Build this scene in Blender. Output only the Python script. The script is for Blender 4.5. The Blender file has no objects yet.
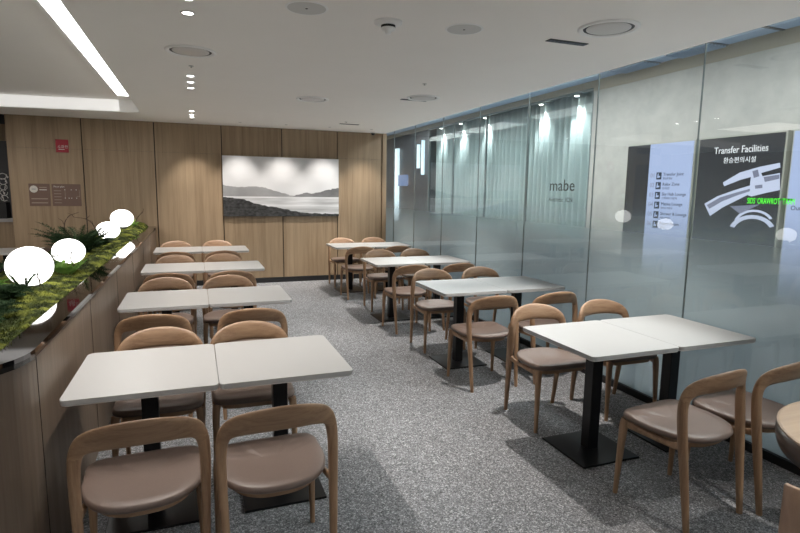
import bpy, bmesh, math, random
from mathutils import Vector, Matrix, noise
random.seed(7)
PI = math.pi
scn = bpy.context.scene
COL = scn.collection

# ------------------------------------------------------------------ camera
def cam_axes(yaw, pitch, roll):
    f = Vector((math.sin(yaw)*math.cos(pitch), math.cos(yaw)*math.cos(pitch), -math.sin(pitch)))
    r = Vector((math.cos(yaw), -math.sin(yaw), 0)); u = r.cross(f)
    return f, r*math.cos(roll)+u*math.sin(roll), -r*math.sin(roll)+u*math.cos(roll)
F_PX = 543.5
cf, cr, cu = cam_axes(0.360, 0.139, 0.014)
cam_d = bpy.data.cameras.new('camera'); cam = bpy.data.objects.new('camera', cam_d); COL.objects.link(cam)
m = Matrix.Identity(4)
for i in range(3):
    m[i][0] = cr[i]; m[i][1] = cu[i]; m[i][2] = -cf[i]
m[0][3], m[1][3], m[2][3] = 0, 0, 1.625
cam.matrix_world = m
cam_d.sensor_width = 36; cam_d.lens = F_PX/800*36; cam_d.clip_start = .05; cam_d.clip_end = 80
scn.camera = cam

# ------------------------------------------------------------------ world, exposure, lights
w = bpy.data.worlds.new('world'); scn.world = w; w.use_nodes = True
w.node_tree.nodes['Background'].inputs[0].default_value = (.72, .8, .9, 1)
w.node_tree.nodes['Background'].inputs[1].default_value = .1
scn.view_settings.view_transform = 'Standard'; scn.view_settings.look = 'None'
scn.view_settings.exposure = 0.35; scn.view_settings.gamma = 1; scn.view_settings.use_curve_mapping = False

WARM = (1.0, .94, .87)
COOL = (.95, .985, 1.0)
P_SPOT = 44      # each small ceiling spot
P_LINE = 160     # each recessed linear lamp
P_WASH = 62      # each wall washing spot
P_GLOBE = 3.2    # emission strength of the planter globes
P_COVE = 7.0     # emission strength of the cove strip
P_CORR = 12.5     # corridor ceiling panels
P_CURT = 45     # spots above the curtain
P_ROOM = 1.0    # added fill panel behind the camera, out of view

def spot_lamp(parent, loc, power, color, angle=100, blend=.7, rad=.025, aim=None):
    d = bpy.data.lights.new('lamp_light', 'SPOT'); d.energy = power; d.color = color
    d.spot_size = math.radians(angle); d.spot_blend = blend; d.shadow_soft_size = rad
    o = bpy.data.objects.new('lamp_light', d); COL.objects.link(o); o.parent = parent; o.location = loc
    if aim is not None:
        o.rotation_euler = Vector(aim).to_track_quat('-Z', 'Y').to_euler()
    return o

# ------------------------------------------------------------------ materials
def new_mat(name):
    m = bpy.data.materials.new(name); m.use_nodes = True; nt = m.node_tree
    return m, nt, nt.nodes['Principled BSDF']
def plain(name, col, rough=.5, metal=0, spec=.5, emit=None, es=1, coat=0):
    m, nt, b = new_mat(name)
    b.inputs['Base Color'].default_value = (*col, 1); b.inputs['Roughness'].default_value = rough
    b.inputs['Metallic'].default_value = metal; b.inputs['Specular IOR Level'].default_value = spec
    b.inputs['Coat Weight'].default_value = coat
    if emit:
        b.inputs['Emission Color'].default_value = (*emit, 1); b.inputs['Emission Strength'].default_value = es
    # a faint mottling keeps the finish procedural
    n = nt.nodes.new('ShaderNodeTexNoise'); n.inputs['Scale'].default_value = 12
    t = nt.nodes.new('ShaderNodeTexCoord'); nt.links.new(t.outputs['Object'], n.inputs['Vector'])
    mr = nt.nodes.new('ShaderNodeMapRange'); mr.inputs[3].default_value = rough*.93; mr.inputs[4].default_value = min(1, rough*1.07)
    nt.links.new(n.outputs['Fac'], mr.inputs[0]); nt.links.new(mr.outputs[0], b.inputs['Roughness'])
    return m
def ramp(nt, stops, interp='LINEAR'):
    r = nt.nodes.new('ShaderNodeValToRGB'); e = r.color_ramp.elements; r.color_ramp.interpolation = interp
    while len(e) < len(stops): e.new(.5)
    for k, (p, c) in enumerate(stops):
        e[k].position = p; e[k].color = (*c, 1)
    return r
def wood(name, c0, c1, axis='z', rough=.5, scale=14, coarse=3, rand=.12, stretch=22, bump=.05):
    m, nt, b = new_mat(name); L = nt.links.new
    t = nt.nodes.new('ShaderNodeTexCoord'); mp = nt.nodes.new('ShaderNodeMapping')
    oi = nt.nodes.new('ShaderNodeObjectInfo'); va = nt.nodes.new('ShaderNodeVectorMath'); va.operation = 'ADD'
    L(t.outputs['Object'], va.inputs[0]); L(oi.outputs['Location'], va.inputs[1])
    s = {'x': (1/stretch, 1, 1), 'y': (1, 1/stretch, 1), 'z': (1, 1, 1/stretch)}[axis]
    mp.inputs['Scale'].default_value = s; L(va.outputs[0], mp.inputs['Vector'])
    n1 = nt.nodes.new('ShaderNodeTexNoise'); n1.inputs['Scale'].default_value = scale; n1.inputs['Detail'].default_value = 5
    n1.inputs['Distortion'].default_value = .6
    n2 = nt.nodes.new('ShaderNodeTexNoise'); n2.inputs['Scale'].default_value = scale*6; n2.inputs['Detail'].default_value = 3
    n3 = nt.nodes.new('ShaderNodeTexNoise'); n3.inputs['Scale'].default_value = coarse; n3.inputs['Detail'].default_value = 1
    for n in (n1, n2, n3): L(mp.outputs[0], n.inputs['Vector'])
    mx = nt.nodes.new('ShaderNodeMath'); mx.operation = 'MULTIPLY_ADD'; mx.inputs[1].default_value = .35
    L(n2.outputs['Fac'], mx.inputs[0]); L(n1.outputs['Fac'], mx.inputs[2])
    ad = nt.nodes.new('ShaderNodeMath'); ad.operation = 'MULTIPLY_ADD'; ad.inputs[1].default_value = .5
    L(n3.outputs['Fac'], ad.inputs[0]); L(mx.outputs[0], ad.inputs[2])
    mr = nt.nodes.new('ShaderNodeMapRange'); mr.inputs[1].default_value = .62; mr.inputs[2].default_value = 1.22
    L(ad.outputs[0], mr.inputs[0])
    r = ramp(nt, [(0, c0), (1, c1)]); L(mr.outputs[0], r.inputs['Fac'])
    hs = nt.nodes.new('ShaderNodeHueSaturation'); L(r.outputs['Color'], hs.inputs['Color'])
    rv = nt.nodes.new('ShaderNodeMapRange'); rv.inputs[3].default_value = 1-rand; rv.inputs[4].default_value = 1+rand
    L(oi.outputs['Random'], rv.inputs[0]); L(rv.outputs[0], hs.inputs['Value'])
    L(hs.outputs['Color'], b.inputs['Base Color']); b.inputs['Roughness'].default_value = rough
    bp = nt.nodes.new('ShaderNodeBump'); bp.inputs['Strength'].default_value = bump; bp.inputs['Distance'].default_value = .004
    L(mx.outputs[0], bp.inputs['Height']); L(bp.outputs[0], b.inputs['Normal'])
    return m
def mottled(name, c0, c1, scale=4, rough=.8, detail=6, bump=0, vor=None, spec=.5, dist=.01):
    m, nt, b = new_mat(name); L = nt.links.new
    t = nt.nodes.new('ShaderNodeTexCoord')
    n = nt.nodes.new('ShaderNodeTexNoise'); n.inputs['Scale'].default_value = scale; n.inputs['Detail'].default_value = detail
    n.inputs['Roughness'].default_value = .65
    L(t.outputs['Object'], n.inputs['Vector'])
    mr = nt.nodes.new('ShaderNodeMapRange'); mr.inputs[1].default_value = .3; mr.inputs[2].default_value = .7
    L(n.outputs['Fac'], mr.inputs[0]); r = ramp(nt, [(0, c0), (1, c1)]); L(mr.outputs[0], r.inputs['Fac'])
    L(r.outputs['Color'], b.inputs['Base Color']); b.inputs['Roughness'].default_value = rough
    b.inputs['Specular IOR Level'].default_value = spec
    if bump:
        bp = nt.nodes.new('ShaderNodeBump'); bp.inputs['Strength'].default_value = bump; bp.inputs['Distance'].default_value = dist
        L(n.outputs['Fac'], bp.inputs['Height']); L(bp.outputs[0], b.inputs['Normal'])
    return m

M = {}
M['ceiling'] = mottled('ceiling_paint', (.89, .86, .82), (.91, .88, .84), 1.5, .75)
M['white'] = plain('white_paint', (.88, .875, .86), .5)
M['wood_wall'] = wood('wall_veneer', (.225, .155, .092), (.385, .28, .178), 'z', .5, 16, 2.2, 0, 26)
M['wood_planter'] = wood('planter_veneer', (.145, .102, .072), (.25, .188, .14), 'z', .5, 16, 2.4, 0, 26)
M['chair_z'] = wood('chair_oak_upright', (.20, .112, .062), (.42, .262, .155), 'z', .42, 42, 8, 0, 14)
M['chair_x'] = wood('chair_oak_rail', (.20, .112, .062), (.42, .262, .155), 'x', .42, 36, 8, 0, 12)
M['leather'] = mottled('taupe_leather', (.155, .108, .088), (.18, .128, .105), 260, .42, 2, .12, dist=.001)
M['table'] = plain('white_laminate', (.45, .446, .442), .32)
M['table_edge'] = plain('table_edge', (.70, .68, .65), .5)
M['black_metal'] = plain('black_powder_metal', (.005, .005, .006), .32, 0, .35)
M['black'] = plain('black_trim', (.012, .012, .013), .5)
M['groove'] = plain('dark_groove', (.018, .010, .007), .8)
M['rim'] = plain('black_mirror_ledge', (.12, .115, .12), .04, 1.0)
M['rim_edge'] = plain('ledge_edge_metal', (.03, .027, .026), .2, .3)
M['silicone'] = plain('glass_joint', (.12, .15, .155), .4)
M['grey'] = plain('grey_plastic', (.42, .41, .40), .5)
M['diffuser'] = plain('fixture_inner', (.62, .60, .58), .35)
M['speaker'] = plain('speaker_mesh', (.60, .59, .57), .6)
M['chrome'] = plain('satin_metal', (.6, .6, .6), .25, 1)
M['red'] = plain('red_plate', (.36, .018, .035), .45)
M['plaque'] = plain('bronze_plaque', (.16, .10, .078), .4, .2)
M['print'] = plain('pale_print', (.62, .60, .56), .6)
M['print_soft'] = plain('soft_print', (.34, .27, .22), .6)
M['stone'] = mottled('corridor_stone', (.37, .362, .335), (.49, .478, .44), 3.4, .6, 14)
M['bulkhead'] = plain('beige_bulkhead', (.34, .305, .24), .7)
M['blue_ceiling'] = plain('corridor_ceiling', (.27, .37, .52), .6)
M['dark_wall'] = plain('dark_shopfront', (.05, .06, .07), .35)
M['corr_floor'] = mottled('corridor_floor', (.42, .42, .42), (.5, .5, .5), 3, .25)
M['curtain'] = plain('sheer_curtain', (.43, .50, .51), .8)
M['twig'] = plain('twig_bark', (.045, .022, .014), .8)
M['lamp_on'] = plain('lit_lens', (.9, .9, .9), .4, emit=(1, .97, .92), es=14)
M['cove_on'] = plain('cove_strip', (.9, .9, .9), .4, emit=(1, .98, .95), es=P_COVE)
M['cove_soft'] = plain('cove_strip_soft', (.85, .85, .84), .5, emit=(1, .98, .95), es=.42)  # added glow for the spill-lit riser face, not a lamp
M['corr_lamp'] = plain('corridor_panel', (.9, .9, .9), .4, emit=COOL, es=P_CORR)
M['room_lamp'] = plain('room_panel', (.9, .9, .9), .4, emit=(1, .94, .87), es=P_ROOM)
M['room_lamp_bright'] = plain('room_panel_bright', (.9, .9, .9), .4, emit=(1, .94, .87), es=2.0)
M['screen_black'] = plain('screen_black', (.012, .012, .015), .15, emit=(.5, .55, .6), es=.05)
M['screen_blue'] = plain('screen_blue', (.05, .05, .06), .2, emit=(.42, .52, .80), es=.78)
M['screen_map'] = plain('screen_map', (.05, .05, .06), .2, emit=(.50, .55, .72), es=.95)
M['screen_map2'] = plain('screen_map_shade', (.05, .05, .06), .2, emit=(.20, .22, .32), es=.7)
M['screen_text'] = plain('screen_text', (.05, .05, .06), .2, emit=(.9, .92, .95), es=.85)
M['screen_green'] = plain('led_green', (.0, .05, .0), .2, emit=(.12, 1.0, .06), es=1.1)  # emission stands in for a reflected LED sign
M['screen_led_back'] = plain('led_back', (.0, .02, .0), .3, emit=(.02, .22, .02), es=.7)
M['ink'] = plain('dark_ink', (.02, .03, .05), .5)
M['ink_soft'] = plain('grey_ink', (.22, .24, .32), .5)
M['letters'] = plain('dark_lettering', (.008, .012, .012), .5)
M['kiosk_frame'] = plain('kiosk_frame', (.36, .36, .31), .4)
M['wall_blue'] = plain('shop_blue_glow', (.05, .08, .15), .4, emit=(.3, .45, .8), es=.3)
M['white_glow'] = plain('lit_white_column', (.6, .7, .75), .4, emit=(.7, .9, 1), es=.8)
M['grille'] = plain('ceiling_grille', (.08, .1, .13), .5)
M['wood_dark'] = plain('dark_round_edge', (.07, .045, .035), .3)
M['round_top'] = wood('round_table_oak', (.34, .23, .15), (.46, .33, .22), 'x', .4, 20, 4, 0, 14)
M['ply'] = wood('pale_chair_shell', (.40, .25, .17), (.56, .37, .26), 'z', .4, 20, 5, 0, 12)

def carpet():
    m, nt, b = new_mat('speckled_carpet'); L = nt.links.new
    t = nt.nodes.new('ShaderNodeTexCoord')
    v = nt.nodes.new('ShaderNodeTexVoronoi'); v.inputs['Scale'].default_value = 190
    v2 = nt.nodes.new('ShaderNodeTexVoronoi'); v2.inputs['Scale'].default_value = 95
    n = nt.nodes.new('ShaderNodeTexNoise'); n.inputs['Scale'].default_value = 1.2; n.inputs['Detail'].default_value = 3
    for q in (v, v2, n): L(t.outputs['Object'], q.inputs['Vector'])
    sx = nt.nodes.new('ShaderNodeSeparateColor'); L(v.outputs['Color'], sx.inputs[0])
    sy = nt.nodes.new('ShaderNodeSeparateColor'); L(v2.outputs['Color'], sy.inputs[0])
    a = nt.nodes.new('ShaderNodeMath'); a.operation = 'MULTIPLY_ADD'; a.inputs[1].default_value = .45
    L(sy.outputs[1], a.inputs[0]); L(sx.outputs[0], a.inputs[2])
    mr = nt.nodes.new('ShaderNodeMapRange'); mr.inputs[2].default_value = 1.45; L(a.outputs[0], mr.inputs[0])
    r = ramp(nt, [(0, (.06, .061, .064)), (.35, (.16, .162, .168)), (.7, (.28, .282, .296)), (1, (.66, .66, .68))])
    L(mr.outputs[0], r.inputs['Fac'])
    L(r.outputs['Color'], b.inputs['Base Color']); b.inputs['Roughness'].default_value = .95
    b.inputs['Specular IOR Level'].default_value = .15
    bp = nt.nodes.new('ShaderNodeBump'); bp.inputs['Strength'].default_value = .35; bp.inputs['Distance'].default_value = .004
    L(sx.outputs[0], bp.inputs['Height']); L(bp.outputs[0], b.inputs['Normal'])
    return m
M['carpet'] = carpet()

def fresnel_glass(name, tint=(.965, .985, .975), film=False, refl=.9, f0=.08):
    m = bpy.data.materials.new(name); m.use_nodes = True; nt = m.node_tree; L = nt.links.new
    nt.nodes.remove(nt.nodes['Principled BSDF']); out = nt.nodes['Material Output']
    tr = nt.nodes.new('ShaderNodeBsdfTransparent'); tr.inputs[0].default_value = (*tint, 1)
    gl = nt.nodes.new('ShaderNodeBsdfGlossy'); gl.inputs['Roughness'].default_value = .0
    lw = nt.nodes.new('ShaderNodeLayerWeight'); lw.inputs[0].default_value = .5
    pw = nt.nodes.new('ShaderNodeMath'); pw.operation = 'POWER'; L(lw.outputs['Facing'], pw.inputs[0]); pw.inputs[1].default_value = 5
    fr = nt.nodes.new('ShaderNodeMath'); fr.operation = 'MULTIPLY_ADD'; L(pw.outputs[0], fr.inputs[0])
    fr.inputs[1].default_value = 0 if film else refl; fr.inputs[2].default_value = 0 if film else f0
    base = tr
    if film:
        df = nt.nodes.new('ShaderNodeBsdfDiffuse'); df.inputs[0].default_value = (.32, .385, .41, 1)
        tl = nt.nodes.new('ShaderNodeBsdfTranslucent'); tl.inputs[0].default_value = (.36, .43, .46, 1)
        mx = nt.nodes.new('ShaderNodeMixShader'); mx.inputs[0].default_value = .25; L(df.outputs[0], mx.inputs[1]); L(tl.outputs[0], mx.inputs[2])
        t = nt.nodes.new('ShaderNodeTexCoord'); sp = nt.nodes.new('ShaderNodeSeparateXYZ'); L(t.outputs['Object'], sp.inputs[0])
        mr = nt.nodes.new('ShaderNodeMapRange'); mr.interpolation_type = 'SMOOTHSTEP'
        mr.inputs[1].default_value = .92; mr.inputs[2].default_value = 1.66; mr.inputs[3].default_value = .985; mr.inputs[4].default_value = .03
        L(sp.outputs['Z'], mr.inputs[0])
        m2 = nt.nodes.new('ShaderNodeMixShader'); L(mr.outputs[0], m2.inputs[0]); L(tr.outputs[0], m2.inputs[1]); L(mx.outputs[0], m2.inputs[2])
        base = m2
    mg = nt.nodes.new('ShaderNodeMixShader'); L(fr.outputs[0], mg.inputs[0]); L(base.outputs[0], mg.inputs[1]); L(gl.outputs[0], mg.inputs[2])
    L(mg.outputs[0], out.inputs['Surface'])
    return m
M['glass'] = fresnel_glass('clear_glass')
M['glass_film'] = fresnel_glass('frosted_gradient_film', film=True)
M['glass_shop'] = fresnel_glass('shop_glass', refl=.25, f0=.008)

def globe_mat():
    m, nt, b = new_mat('glowing_opal'); 
    b.inputs['Base Color'].default_value = (.95, .95, .95, 1); b.inputs['Roughness'].default_value = .3
    lw = nt.nodes.new('ShaderNodeTexNoise'); lw.inputs['Scale'].default_value = 2
    b.inputs['Emission Color'].default_value = (1, .985, .95, 1); b.inputs['Emission Strength'].default_value = P_GLOBE
    return m
M['globe'] = globe_mat()

def moss_mat(name, stops, scale=9):
    m, nt, b = new_mat(name); L = nt.links.new
    t = nt.nodes.new('ShaderNodeTexCoord'); n = nt.nodes.new('ShaderNodeTexNoise'); n.inputs['Scale'].default_value = scale
    n.inputs['Detail'].default_value = 7; L(t.outputs['Object'], n.inputs['Vector'])
    mr = nt.nodes.new('ShaderNodeMapRange'); mr.inputs[1].default_value = .3; mr.inputs[2].default_value = .7
    L(n.outputs['Fac'], mr.inputs[0]); r = ramp(nt, stops); L(mr.outputs[0], r.inputs['Fac']); L(r.outputs['Color'], b.inputs['Base Color'])
    b.inputs['Roughness'].default_value = .9; b.inputs['Specular IOR Level'].default_value = .2
    return m
M['moss'] = moss_mat('moss_green', [(0, (.008, .013, .004)), (.45, (.045, .058, .014)), (1, (.27, .29, .05))])
M['fern_dark'] = moss_mat('fern_dark', [(0, (.010, .024, .010)), (1, (.035, .07, .028))])
M['fern_light'] = moss_mat('fern_light', [(0, (.12, .26, .05)), (1, (.32, .52, .12))])

def landscape():
    # black and white lake landscape, object space: x -0.5..0.5 , z -0.5..0.5
    m, nt, b = new_mat('lake_print'); L = nt.links.new
    t = nt.nodes.new('ShaderNodeTexCoord'); sp = nt.nodes.new('ShaderNodeSeparateXYZ'); L(t.outputs['Generated'], sp.inputs[0])
    X, Z = sp.outputs['X'], sp.outputs['Z']
    def curve(pts):
        c = nt.nodes.new('ShaderNodeFloatCurve'); cm = c.mapping.curves[0]
        while len(cm.points) < len(pts): cm.points.new(.5, .5)
        for k, p in enumerate(pts): cm.points[k].location = p; cm.points[k].handle_type = 'AUTO'
        c.mapping.update(); L(X, c.inputs['Value']); return c.outputs[0]
    n = nt.nodes.new('ShaderNodeTexNoise'); n.inputs['Scale'].default_value = 22; n.inputs['Detail'].default_value = 4; L(t.outputs['Generated'], n.inputs['Vector'])
    nz = nt.nodes.new('ShaderNodeMath'); nz.operation = 'MULTIPLY_ADD'; nz.inputs[1].default_value = .05; nz.inputs[2].default_value = -.025; L(n.outputs['Fac'], nz.inputs[0])
    Zn = nt.nodes.new('ShaderNodeMath'); Zn.operation = 'ADD'; L(Z, Zn.inputs[0]); L(nz.outputs[0], Zn.inputs[1])
    def less(z, h):
        a = nt.nodes.new('ShaderNodeMath'); a.operation = 'LESS_THAN'; L(z, a.inputs[0])
        if isinstance(h, float): a.inputs[1].default_value = h
        else: L(h, a.inputs[1])
        return a.outputs[0]
    def noisecol(c0, c1, sc):
        q = nt.nodes.new('ShaderNodeTexNoise'); q.inputs['Detail'].default_value = 6; q.inputs['Scale'].default_value = 1
        mp = nt.nodes.new('ShaderNodeMapping'); mp.inputs['Scale'].default_value = sc; L(t.outputs['Generated'], mp.inputs[0]); L(mp.outputs[0], q.inputs['Vector'])
        mr = nt.nodes.new('ShaderNodeMapRange'); mr.inputs[1].default_value = .35; mr.inputs[2].default_value = .65; L(q.outputs['Fac'], mr.inputs[0])
        r = ramp(nt, [(0, c0), (1, c1)]); L(mr.outputs[0], r.inputs['Fac']); return r.outputs['Color']
    g = lambda v: (v, v, v*1.02)
    sky = noisecol(g(.66), g(.74), (2, 1, 3)); far = noisecol(g(.27), g(.34), (6, 1, 5)); near = noisecol(g(.13), g(.20), (8, 1, 10))
    lake = noisecol(g(.40), g(.75), (2, 1, 14)); glint = noisecol(g(.62), g(.8), (3, 1, 10)); shore = noisecol(g(.012), g(.07), (30, 1, 30))
    layers = [(Zn.outputs[0], curve([(0, .52), (.12, .49), (.3, .50), (.42, .44), (.55, .37), (.7, .33), (1, .33)]), far),
              (Zn.outputs[0], curve([(0, .30), (.55, .30), (.6, .35), (.68, .40), (.78, .40), (.88, .45), (1, .50)]), near),
              (Z, .335, glint), (Z, .31, lake),
              (Zn.outputs[0], curve([(0, .32), (.15, .29), (.3, .20), (.5, .13), (.65, .07), (.8, .05), (1, .04)]), shore)]
    cur = sky
    for z, h, c in layers:
        mx = nt.nodes.new('ShaderNodeMix'); mx.data_type = 'RGBA'; L(less(z, h), mx.inputs[0]); L(cur, mx.inputs[6]); L(c, mx.inputs[7]); cur = mx.outputs[2]
    L(cur, b.inputs['Base Color']); b.inputs['Roughness'].default_value = .45
    return m
M['landscape'] = landscape()

# ------------------------------------------------------------------ helpers
def link(name, me, mats, parent=None, smooth=False):
    o = bpy.data.objects.new(name, me); COL.objects.link(o)
    for mm in (mats if isinstance(mats, (list, tuple)) else [mats]): me.materials.append(mm)
    if smooth:
        me.polygons.foreach_set('use_smooth', [True]*len(me.polygons))
    if parent: o.parent = parent
    return o
def obj(name, bm, mats, parent=None, smooth=False, recalc=True):
    if recalc: bmesh.ops.recalc_face_normals(bm, faces=bm.faces)
    me = bpy.data.meshes.new(name); bm.to_mesh(me); bm.free()
    return link(name, me, mats, parent, smooth)
def empty(name, label, cat, loc=(0, 0, 0), rz=0, group=None):
    o = bpy.data.objects.new(name, None); COL.objects.link(o); o.location = loc; o.rotation_euler = (0, 0, rz); o.empty_display_size = .1
    return tag(o, label, cat, group)
def tag(o, label=None, cat=None, group=None, kind=None):
    if label: o['label'] = label
    if cat: o['category'] = cat
    if group: o['group'] = group
    if kind: o['kind'] = kind
    return o
def struct(name, bm, mats, label=None, smooth=False):
    o = obj(name, bm, mats, None, smooth); o['kind'] = 'structure'
    if label: o['label'] = label
    return o
def box(bm, x0, x1, y0, y1, z0, z1, mi=0, bev=0):
    v = [bm.verts.new(p) for p in ((x0,y0,z0),(x1,y0,z0),(x1,y1,z0),(x0,y1,z0),(x0,y0,z1),(x1,y0,z1),(x1,y1,z1),(x0,y1,z1))]
    fs = [bm.faces.new([v[i] for i in q]) for q in ((0,3,2,1),(4,5,6,7),(0,1,5,4),(1,2,6,5),(2,3,7,6),(3,0,4,7))]
    for f in fs: f.material_index = mi
    if bev:
        es = list({e for f in fs for e in f.edges})
        bmesh.ops.bevel(bm, geom=es, offset=bev, segments=2, affect='EDGES', profile=.5)
    return bm
def B(*a, **k): return box(bmesh.new(), *a, **k)
def poly_prism(bm, pts, z0, z1, bev=0, mi=0):
    lo = [bm.verts.new((x, y, z0)) for x, y in pts]; hi = [bm.verts.new((x, y, z1)) for x, y in pts]
    n = len(pts); f = [bm.faces.new(lo[::-1]), bm.faces.new(hi)]
    for i in range(n): f.append(bm.faces.new((lo[i], lo[(i+1) % n], hi[(i+1) % n], hi[i])))
    for q in f: q.material_index = mi
    if bev:
        es = [e for e in f[1].edges] + [e for e in f[0].edges]
        bmesh.ops.bevel(bm, geom=es, offset=bev, segments=2, affect='EDGES', profile=.5)
    return bm
def rrect(x0, x1, y0, y1, r, n=6):
    pts = []
    for cx, cy, a0 in ((x1-r, y1-r, 0), (x0+r, y1-r, 90), (x0+r, y0+r, 180), (x1-r, y0+r, 270)):
        for k in range(n+1):
            a = math.radians(a0+90*k/n); pts.append((cx+r*math.cos(a), cy+r*math.sin(a)))
    return pts
def lathe(bm, prof, cx=0, cy=0, n=40, mi=0):
    rings = []
    for r, z in prof:
        if r < 1e-6: rings.append([bm.verts.new((cx, cy, z))]); continue
        rings.append([bm.verts.new((cx+r*math.cos(2*PI*k/n), cy+r*math.sin(2*PI*k/n), z)) for k in range(n)])
    for a, b in zip(rings, rings[1:]):
        for k in range(n):
            k2 = (k+1) % n
            if len(a) == 1 and len(b) == 1: continue
            if len(a) == 1: f = bm.faces.new((a[0], b[k], b[k2]))
            elif len(b) == 1: f = bm.faces.new((a[k], b[0], a[k2]))
            else: f = bm.faces.new((a[k], b[k], b[k2], a[k2]))
            f.material_index = mi
    return bm
def catmull(p, n):
    out = []
    for i in range(len(p)-1):
        a = p[max(i-1, 0)]; b = p[i]; c = p[i+1]; d = p[min(i+2, len(p)-1)]
        for k in range(n):
            t = k/n
            out.append([.5*(2*b[j]+(c[j]-a[j])*t+(2*a[j]-5*b[j]+4*c[j]-d[j])*t*t+(3*b[j]-a[j]-3*c[j]+d[j])*t**3) for j in range(len(b))])
    out.append(list(p[-1])); return out
def sweep(bm, st, ns=14, exp=2.6, caps=True, lo=0, hi=None):
    """stations: x,y,z, width, thickness, normal xyz"""
    P = [Vector(s[:3]) for s in st]; rings = []
    hi = len(st)-1 if hi is None else hi
    for i, s in enumerate(st):
        if i < lo or i > hi: continue
        T = (P[min(i+1, len(P)-1)]-P[max(i-1, 0)]).normalized()
        N = Vector(s[5:8]); N = (N-T*N.dot(T)).normalized(); U = T.cross(N)
        ring = []
        for k in range(ns):
            a = 2*PI*k/ns; c, q = math.cos(a), math.sin(a)
            u = math.copysign(abs(c)**(2/exp), c)*s[3]/2; v = math.copysign(abs(q)**(2/exp), q)*s[4]/2
            ring.append(bm.verts.new(P[i]+U*u+N*v))
        rings.append(ring)
    for a, b in zip(rings, rings[1:]):
        for k in range(ns):
            bm.faces.new((a[k], a[(k+1) % ns], b[(k+1) % ns], b[k]))
    if caps:
        for rg in (rings[0][::-1], rings[-1]): bm.faces.new([bm.verts.new(v.co) for v in rg])
    return bm
def tube(bm, pts, r0, r1=None, ns=6):
    r1 = r0 if r1 is None else r1; n = len(pts)-1
    st = []
    for i, p in enumerate(pts):
        r = r0+(r1-r0)*i/n
        st.append([*p, 2*r, 2*r, .3, .2, .93] if abs((Vector(pts[min(i+1, n)])-Vector(pts[max(i-1, 0)])).normalized().z) < .85 else [*p, 2*r, 2*r, 1, .1, 0])
    return sweep(bm, st, ns, 2)
def text_mesh(name, body, size, mat, parent, mw, align='LEFT', extrude=.001, sx=1):
    c = bpy.data.curves.new(name, 'FONT'); c.body = body; c.size = size; c.align_x = align; c.extrude = extrude; c.resolution_u = 3
    t = bpy.data.objects.new('tmp_text', c); COL.objects.link(t)
    bpy.context.view_layer.update()
    me = bpy.data.meshes.new_from_object(t.evaluated_get(bpy.context.evaluated_depsgraph_get()))
    bpy.data.objects.remove(t); bpy.data.curves.remove(c)
    me.materials.clear()
    me.transform(Matrix.Diagonal((sx, 1, 1, 1)))
    me.transform(mw)
    return link(name, me, mat, parent)
def copy_tree(o, parent=None):
    c = o.copy(); COL.objects.link(c)
    if parent: c.parent = parent
    for ch in list(o.children): copy_tree(ch, c)
    return c

# ------------------------------------------------------------------ the setting
H = 2.64; YW = 9.57; XG = 3.29
struct('floor', B(-6.2, XG+.03, -2.5, YW+.3, -.06, 0), M['carpet'])
# ceiling with the rectangular cove opening (x -5..-0.66, y -1.6..8.55)
bm = bmesh.new()
OX0, OX1, OY0, OY1 = -5.0, -.66, -1.2, 8.55
box(bm, OX1, XG-.02, -2.5, YW+.05, H, H+.22); box(bm, -6.2, OX0, -2.5, YW+.05, H, H+.22)
pts = [(OX0, OY1+.55), (OX1, OY1), (OX1, YW+.05), (OX0, YW+.05)]
poly_prism(bm, pts, H, H+.22)
box(bm, OX0, OX1, -2.5, OY0, H, H+.22)
struct('ceiling', bm, M['ceiling'])
bm = B(OX0-.1, OX1+.1, OY0-.1, OY1+.75, H+.17, H+.24)
struct('trim_1', bm, M['ceiling'], 'raised ceiling inside the cove opening')
# rounded far corner of the raised tray
FR = .28; pr = [(OX1+.002, OY1+.02)]
for k in range(11):
    a = k/10*PI/2; pr.append((OX1-FR+FR*math.cos(-a+PI/2)+.002, OY1-FR+FR*math.sin(-a+PI/2)+.02))
bm = bmesh.new()
struct('trim_2', poly_prism(bm, pr, H+.003, H+.168), M['white'], 'white rounded corner of the ceiling cove')
struct('trim_10', poly_prism(bmesh.new(), [(OX1-.2, OY1+.005), (OX0, OY1+.53), (OX0, OY1+.56), (OX1-.2, OY1+.04)], H+.002, H+.168), M['white'], 'white far face of the ceiling cove')
# cove strip lamp (a lamp)
cs = empty('cove_light', 'long bright white light strip along the ceiling recess above the planter', 'ceiling light', (OX1-.11, 3.3, H+.165))
obj('light_strip', B(-.105, .075, -4.2, 4.74, -.02, 0), M['cove_on'], cs)
obj('channel_frame', box(B(-.13, -.105, -4.2, 4.76, -.035, 0), .075, .10, -4.2, 4.76, -.035, 0), M['white'], cs)

t = empty('cove_light', 'soft white light band along the far edge of the ceiling recess', 'ceiling light', (OX1, OY1, H))  # riser face given its own emission; no strip lamp here
obj('light_strip', poly_prism(bmesh.new(), [(-.27, .008), (OX0-OX1, .500), (OX0-OX1, .52), (-.27, .03)], .012, .160), M['cove_soft'], t)

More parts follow.
